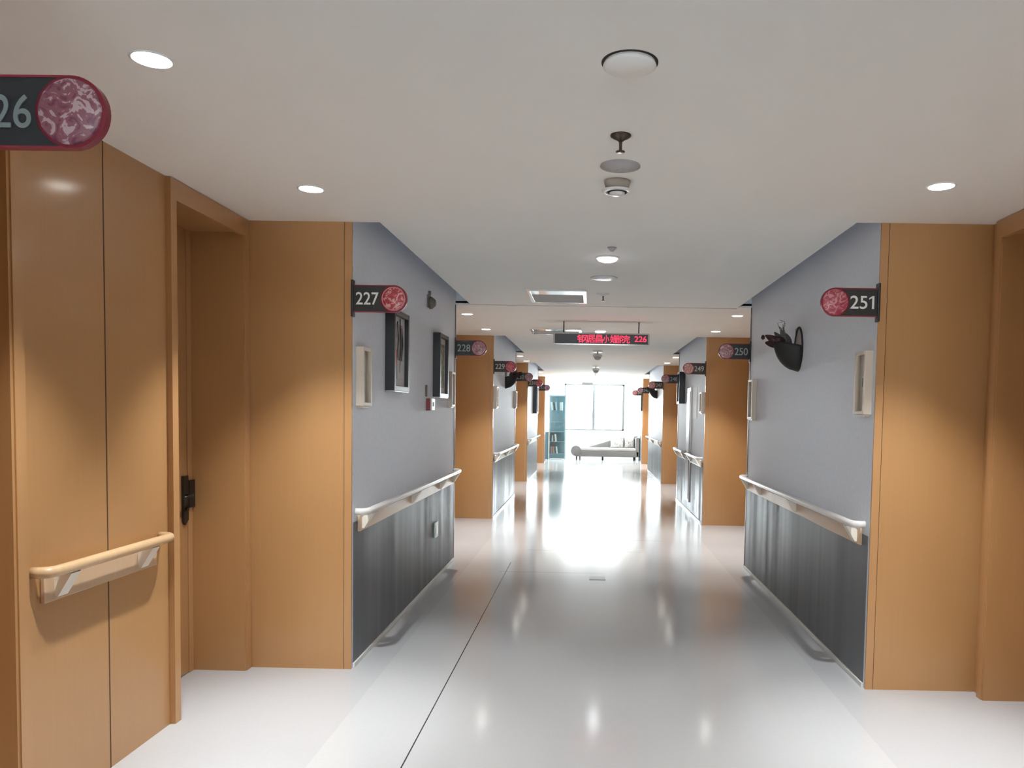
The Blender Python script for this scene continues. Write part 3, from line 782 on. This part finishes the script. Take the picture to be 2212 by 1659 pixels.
def sprinkler(xx, yy, label, white=False, k=1.0):
    t = thing('sprinkler', label, 'sprinkler', (xx, yy, H), 'ceiling sprinklers')
    esc = M['white'] if white else M['bronze']
    MB().lathe([(0.040 * k, 0), (0.040 * k, -0.004), (0.032 * k, -0.010), (0.018 * k, -0.017), (0.009 * k, -0.024), (0, -0.024)], (xx, yy, H), 28).build('cover_cup', esc, t)
    MB().lathe([(0.0075, -0.02), (0.006, -0.035), (0.0055, -0.06), (0.007, -0.062), (0, -0.062)], (xx, yy, H), 14).build('stem', M['bronze'], t)
    MB().lathe([(0, -0.061), (0.017, -0.061), (0.0175, -0.064), (0, -0.065)], (xx, yy, H), 20).build('deflector', M['bronze'], t)
    return t


sprinkler(0.096, 3.012, 'dark bronze pendent sprinkler nearest the camera')
sprinkler(0.092, 6.93, 'sprinkler with white cover beside the ceiling air vent', True, 1.5)
sprinkler(0.11, 20.8, 'tiny far sprinkler before the lounge window', True)

t = thing('ceiling_speaker', 'shallow grey disc between the near sprinkler and the smoke detector', 'speaker', (0.108, 3.376, H))
MB().lathe([(0.086, 0), (0.087, -0.005), (0.040, -0.018), (0.038, -0.019), (0, -0.019)], (0.108, 3.376, H), 40).build('dish', M['grey'], t)
MB().lathe([(0.0, -0.0185), (0.016, -0.0185), (0.014, -0.022), (0, -0.023)], (0.108, 3.376, H), 20).build('hub', M['grey'], t)

t = thing('ceiling_speaker', 'thin pale disc between the round lamp and the air vent', 'speaker', (0.085, 6.13, H))
MB().lathe([(0.102, 0), (0.103, -0.005), (0.060, -0.014), (0, -0.015)], (0.085, 6.13, H), 40).build('dish', M['white'], t)
MB().lathe([(0.100, 0), (0.108, 0), (0.108, -0.002), (0.100, -0.002)], (0.085, 6.13, H), 40).build('dark_ring', M['grey'], t)


def detector(xx, yy, label):
    t = thing('smoke_detector', label, 'detector', (xx, yy, H), 'ceiling detectors')
    MB().lathe([(0.060, 0), (0.060, -0.006), (0.050, -0.042), (0.0, -0.042)], (xx, yy, H), 36).build('base', M['detector_base'], t)
    MB().lathe([(0.046, -0.041), (0.043, -0.053), (0, -0.053)], (xx, yy, H), 32).build('dark_band', M['shadow_gap'], t)
    MB().lathe([(0.049, -0.040), (0.071, -0.043), (0.071, -0.047), (0.050, -0.052), (0.049, -0.040)], (xx, yy, H), 36).build('flange', M['white'], t)
    MB().lathe([(0.036, -0.052), (0.035, -0.058), (0.026, -0.064), (0, -0.066)], (xx, yy, H), 32).build('sensor_cap', M['white'], t)
    return t


detector(0.103, 3.60, 'white smoke detector with a dark slot, nearest the camera')


def dome_camera(xx, yy, label, k=1.0):
    t = thing('dome_camera', label, 'camera', (xx, yy, H), 'dome cameras')
    MB().lathe([(0.085 * k, 0), (0.085 * k, -0.018), (0, -0.018)], (xx, yy, H), 28).build('mount', M['white'], t)
    MB().lathe([(0.012, -0.018), (0.012, -0.06), (0, -0.06)], (xx, yy, H), 12).build('stem', M['grey'], t)
    MB().lathe([(0.060 * k, -0.055), (0.080 * k, -0.065), (0.080 * k, -0.105), (0, -0.105)], (xx, yy, H), 28).build('housing', M['white'], t)
    MB().lathe([(0.062 * k, -0.104), (0.058 * k, -0.125), (0.040 * k, -0.150), (0, -0.160)], (xx, yy, H), 24).build('dome', M['grey'], t)
    return t


dome_camera(0.10, 13.3, 'white dome camera on a stem just below the red display')
dome_camera(0.10, 17.6, 'smaller white dome camera farther along, above the window')

t = thing('ceiling_sensor', 'tiny grey cone fitting just in front of the near round lamp', 'sensor', (0.118, 5.02, H))
MB().lathe([(0.028, 0), (0.026, -0.006), (0.010, -0.024), (0, -0.024)], (0.118, 5.02, H), 20).build('cone', M['grey'], t)
MB().lathe([(0.030, 0), (0.030, -0.002), (0.026, -0.002)], (0.118, 5.02, H), 20).build('dark_ring', M['dark_grey'], t)


def air_vent(x0, x1, y0, y1, label):
    t = thing('air_vent', label, 'vent', ((x0 + x1) / 2, (y0 + y1) / 2, H), 'ceiling air vents')
    w = 0.035; f = MB(); zb = H - 0.016
    f.box((x0, y0, zb), (x1, y0 + w, H), 0.003); f.box((x0, y1 - w, zb), (x1, y1, H), 0.003)
    f.box((x0, y0 + w, zb), (x0 + w, y1 - w, H), 0.003); f.box((x1 - w, y0 + w, zb), (x1, y1 - w, H), 0.003)
    f.build('frame', M['white_gloss'], t)
    ym = y0 + w + (y1 - y0) * 0.28
    MB().box((x0 + w, y0 + w, H - 0.010), (x1 - w, ym, H)).build('intake_panel', M['white_gloss'], t)
    MB().box((x0 + w, ym, H - 0.003), (x1 - w, y1 - w, H)).build('dark_backing', M['vent_back'], t)
    n = 8
    for i in range(n):
        yc = ym + 0.022 + (y1 - w - ym - 0.044) * (i + 0.5) / n
        MB().prism([(yc - 0.026, H - 0.0065), (yc + 0.026, H - 0.014), (yc + 0.026, H - 0.0125), (yc - 0.026, H - 0.005)], 'x', x0 + w, x1 - w).build('louvre', M['grey'], t)
    return t


air_vent(-0.585, -0.055, 6.74, 7.48, 'rectangular white ceiling air vent with grey louvres, near the sprinkler')
air_vent(-0.80, -0.14, 9.85, 10.5, 'flat rectangular ceiling air vent seen above the red display')

# hanging LED display
t = thing('led_display', 'black hanging display with red glowing characters', 'display', (0.108, 9.05, 2.4))
MB().prism([(-0.454, 2.335), (0.669, 2.335), (0.669, 2.45), (0.655, 2.464), (-0.440, 2.464), (-0.454, 2.45)], 'y', 9.0, 9.10).build('case', M['led_case'], t)
MB().box((-0.434, 9.0, 2.338), (0.650, 8.996, 2.449)).build('screen', M['black'], t)
for xx in (-0.332, 0.545):
    MB().tube([(xx, 9.05, 2.463), (xx, 9.05, H)], 0.007, 10).build('hanging_rod', M['black'], t)
gl = [('钢', -0.175, 0.130), ('居', -0.045, 0.080), ('昌', 0.040, 0.085), ('小', 0.130, 0.070), ('姗', 0.210, 0.108), ('院', 0.322, 0.118)]
for ch, x0, w in gl:
    text_mesh('lit_character', ch, x0, 2.350, w, 0.090, 8.996, 0.002, M['led'], t, offset=0.0)
text_mesh('lit_number', '226', 0.494, 2.366, 0.140, 0.066, 8.996, 0.002, M['led'], t)

# small plate hanging in the lounge
t = thing('hanging_plate', 'tiny dark plate hanging at the top of the lounge window', 'sign', (-0.1, 26.0, 2.5))
MB().box((-0.31, 26.0, 2.475), (0.06, 26.015, 2.56), 0.003).build('plate', M['dark_grey'], t)
for xx in (-0.25, 0.0): MB().box((xx, 26.004, 2.555), (xx + 0.01, 26.012, H)).build('hanger', M['dark_grey'], t)
tag(MB().box((1.25, Y1 - 0.006, 2.32), (1.38, Y1, 2.46)).build('wall_notice', M['paper']), 'tiny pale notice on the white wall beside the lounge window', 'notice')
tag(MB().box((0.015, 7.0, 0.0), (0.165, 7.14, 0.003), 0.001).build('floor_plate', M['grey']), 'small pale plate set flush in the corridor floor', 'floor plate')

# ------------------------------------------------------------------ lounge furniture
CX0, CX1, CY0, CY1, CZ = -1.36, -0.815, 25.15, 25.50, 2.10
t = thing('bookcase', 'tall blue tinted glass bookcase beside the chaise sofa', 'bookcase', ((CX0 + CX1) / 2, CY0, 0))
f = MB()
for xx in (CX0, CX1 - 0.03):
    for yy in (CY0, CY1 - 0.03): f.box((xx, yy, 0), (xx + 0.03, yy + 0.03, CZ), 0.003)
f.box((CX0, CY0, CZ - 0.04), (CX1, CY1, CZ), 0.003)
f.build('frame', M['cab_frame'], t)
MB().box((CX0 + 0.03, CY0 + 0.004, 0.02), (CX1 - 0.03, CY1 - 0.004, 0.16)).build('plinth', M['cab_low'], t)
MB().box((CX0 + 0.03, CY1 - 0.02, 0.16), (CX1 - 0.03, CY1 - 0.008, CZ - 0.04)).build('back_panel', M['cab_back'], t)
SHZ = [0.16, 0.56, 0.88, 1.20, 1.58]
for z in SHZ: MB().box((CX0 + 0.03, CY0 + 0.012, z), (CX1 - 0.03, CY1 - 0.02, z + 0.018)).build('shelf', M['cab_frame'], t)
for xx in (CX0 + 0.010, CX1 - 0.016): MB().box((xx, CY0 + 0.03, 0.16), (xx + 0.006, CY1 - 0.03, CZ - 0.04)).build('side_glass', M['glass_blue'], t)
MB().box((CX0 + 0.03, CY0 + 0.002, 0.16), (CX1 - 0.03, CY0 + 0.008, CZ - 0.04)).build('front_glass', M['glass_blue'], t)


def book(xx, z, w, h, m, tilt, label):
    t_ = thing('book', label, 'book', (xx, CY0 + 0.10, z), 'books in the glass bookcase')
    MB().box((xx - w / 2, CY0 + 0.06, z), (xx + w / 2, CY0 + 0.22, z + h), 0.003).build('cover', m, t_)
    MB().box((xx - w / 2 + 0.004, CY0 + 0.22, z + 0.004), (xx + w / 2 - 0.004, CY0 + 0.224, z + h - 0.004)).build('pages', M['pages'], t_)
    t_.rotation_euler = (0, tilt, 0); t_.location = (xx, CY0 + 0.10, z + abs(w / 2 * math.sin(tilt)) + 0.001)
    return t_


S5, S2, S1 = SHZ[4] + 0.018, SHZ[1] + 0.018, SHZ[0] + 0.018
book(-1.26, S5, 0.05, 0.26, M['book_white'], -0.12, 'white book leaning at the near side of the top bookcase shelf')
book(-1.18, S5, 0.035, 0.25, M['book_black'], -0.16, 'dark leaning book on the top bookcase shelf')
book(-1.12, S5, 0.05, 0.27, M['book_blue'], -0.10, 'pale blue book on the top bookcase shelf')
book(-0.97, S5, 0.10, 0.26, M['book_white'], 0.0, 'wide white book at the far end of the top bookcase shelf')
book(-1.24, S2, 0.05, 0.20, M['book_blue'], 0.0, 'small blue book on the shelf above the lowest')
book(-1.13, S2, 0.06, 0.24, M['book_white'], -0.08, 'white book on the shelf above the lowest')
book(-1.27, S1, 0.06, 0.23, M['book_pink'], 0.0, 'pink book on the lowest bookcase shelf')
book(-1.19, S1, 0.05, 0.22, M['book_pink'], -0.06, 'second pink book on the lowest bookcase shelf, beside the white one')
book(-1.08, S1, 0.045, 0.23, M['book_white'], -0.14, 'white leaning book on the lowest bookcase shelf')

t = thing('side_cabinet', 'low dark cabinet with a white top beside the glass bookcase', 'cabinet', (-1.62, 25.2, 0))
MB().box((-1.85, 25.16, 0.0), (-1.385, 25.55, 0.88), 0.004).build('body', M['cab_low'], t)
MB().box((-1.88, 25.13, 0.88), (-1.375, 25.56, 0.91), 0.004).build('top', M['white'], t)

SX0, SX1, SY0, SY1 = -0.56, 1.60, 25.2, 25.95
t = thing('chaise_sofa', 'grey chaise sofa below the lounge window', 'sofa', (0.4, 25.55, 0))
MB().box((SX0 + 0.1, SY0, 0.10), (SX1, SY1, 0.30), 0.02).build('base', M['fabric'], t)
MB().box((SX0 + 0.16, SY0 + 0.01, 0.30), (SX1 - 0.1, SY1 - 0.15, 0.385), 0.03).build('seat_cushion', M['fabric_lit'], t)
MB().lathe([(0, SY0 - 0.01), (0.15, SY0 - 0.01), (0.172, SY0 + 0.01), (0.172, SY1 - 0.05), (0.15, SY1 - 0.03), (0, SY1 - 0.03)], (SX0 + 0.10, 0, 0.28), 28, 'y').build('bolster', M['fabric'], t)
MB().prism([(SX0 + 0.36, 0.36), (0.30, 0.50), (0.78, 0.66), (SX1 - 0.02, 0.78), (SX1 - 0.02, 0.28), (SX0 + 0.36, 0.28)], 'y', SY1 - 0.16, SY1).build('backrest', M['fabric'], t)
MB().box((SX1 - 0.10, SY0 + 0.0, 0.10), (SX1 + 0.02, SY1, 0.74), 0.03).build('arm', M['fabric'], t)
for xx, yy in ((SX0 + 0.12, SY0 + 0.05), (0.42, SY0 + 0.05), (SX1 - 0.12, SY0 + 0.05), (SX0 + 0.22, SY1 - 0.08), (0.42, SY1 - 0.08), (SX1 - 0.12, SY1 - 0.08)):
    MB().lathe([(0.022, 0.0), (0.026, 0.11), (0, 0.11)], (xx, yy, 0.0), 12).build('leg', M['dark_wood'], t)


def cushion(xx, z, w, h, label, m):
    b = MB(); n = 10
    for sgn in (1, -1):
        g = [[b.bm.verts.new((xx + (i / n - 0.5) * w * (1 - 0.05 * math.cos(PI * (k / n - 0.5))), 25.72 + sgn * 0.055 * (max(0, (1 - (2 * i / n - 1) ** 2) * (1 - (2 * k / n - 1) ** 2))) ** 0.5, z + k / n * h)) for k in range(n + 1)] for i in range(n + 1)]
        for i in range(n):
            for k in range(n):
                fc = (g[i][k], g[i + 1][k], g[i + 1][k + 1], g[i][k + 1]); b.bm.faces.new(fc if sgn < 0 else fc[::-1]).smooth = True
    bmesh.ops.remove_doubles(b.bm, verts=b.bm.verts[:], dist=1e-4)
    return tag(b.build('cushion', m), label, 'cushion', 'sofa cushions')


cushion(0.90, 0.388, 0.44, 0.38, 'pale printed cushion nearer the sofa middle', M['cushion'])
cushion(1.315, 0.388, 0.34, 0.40, 'pale printed cushion against the sofa arm', M['cushion'])
tag(MB().box((1.635, 25.18, 0.0), (1.72, 25.9, 0.80), 0.01).build('dark_screen', M['cab_low']), 'dark low upright panel beside the sofa arm', 'panel')
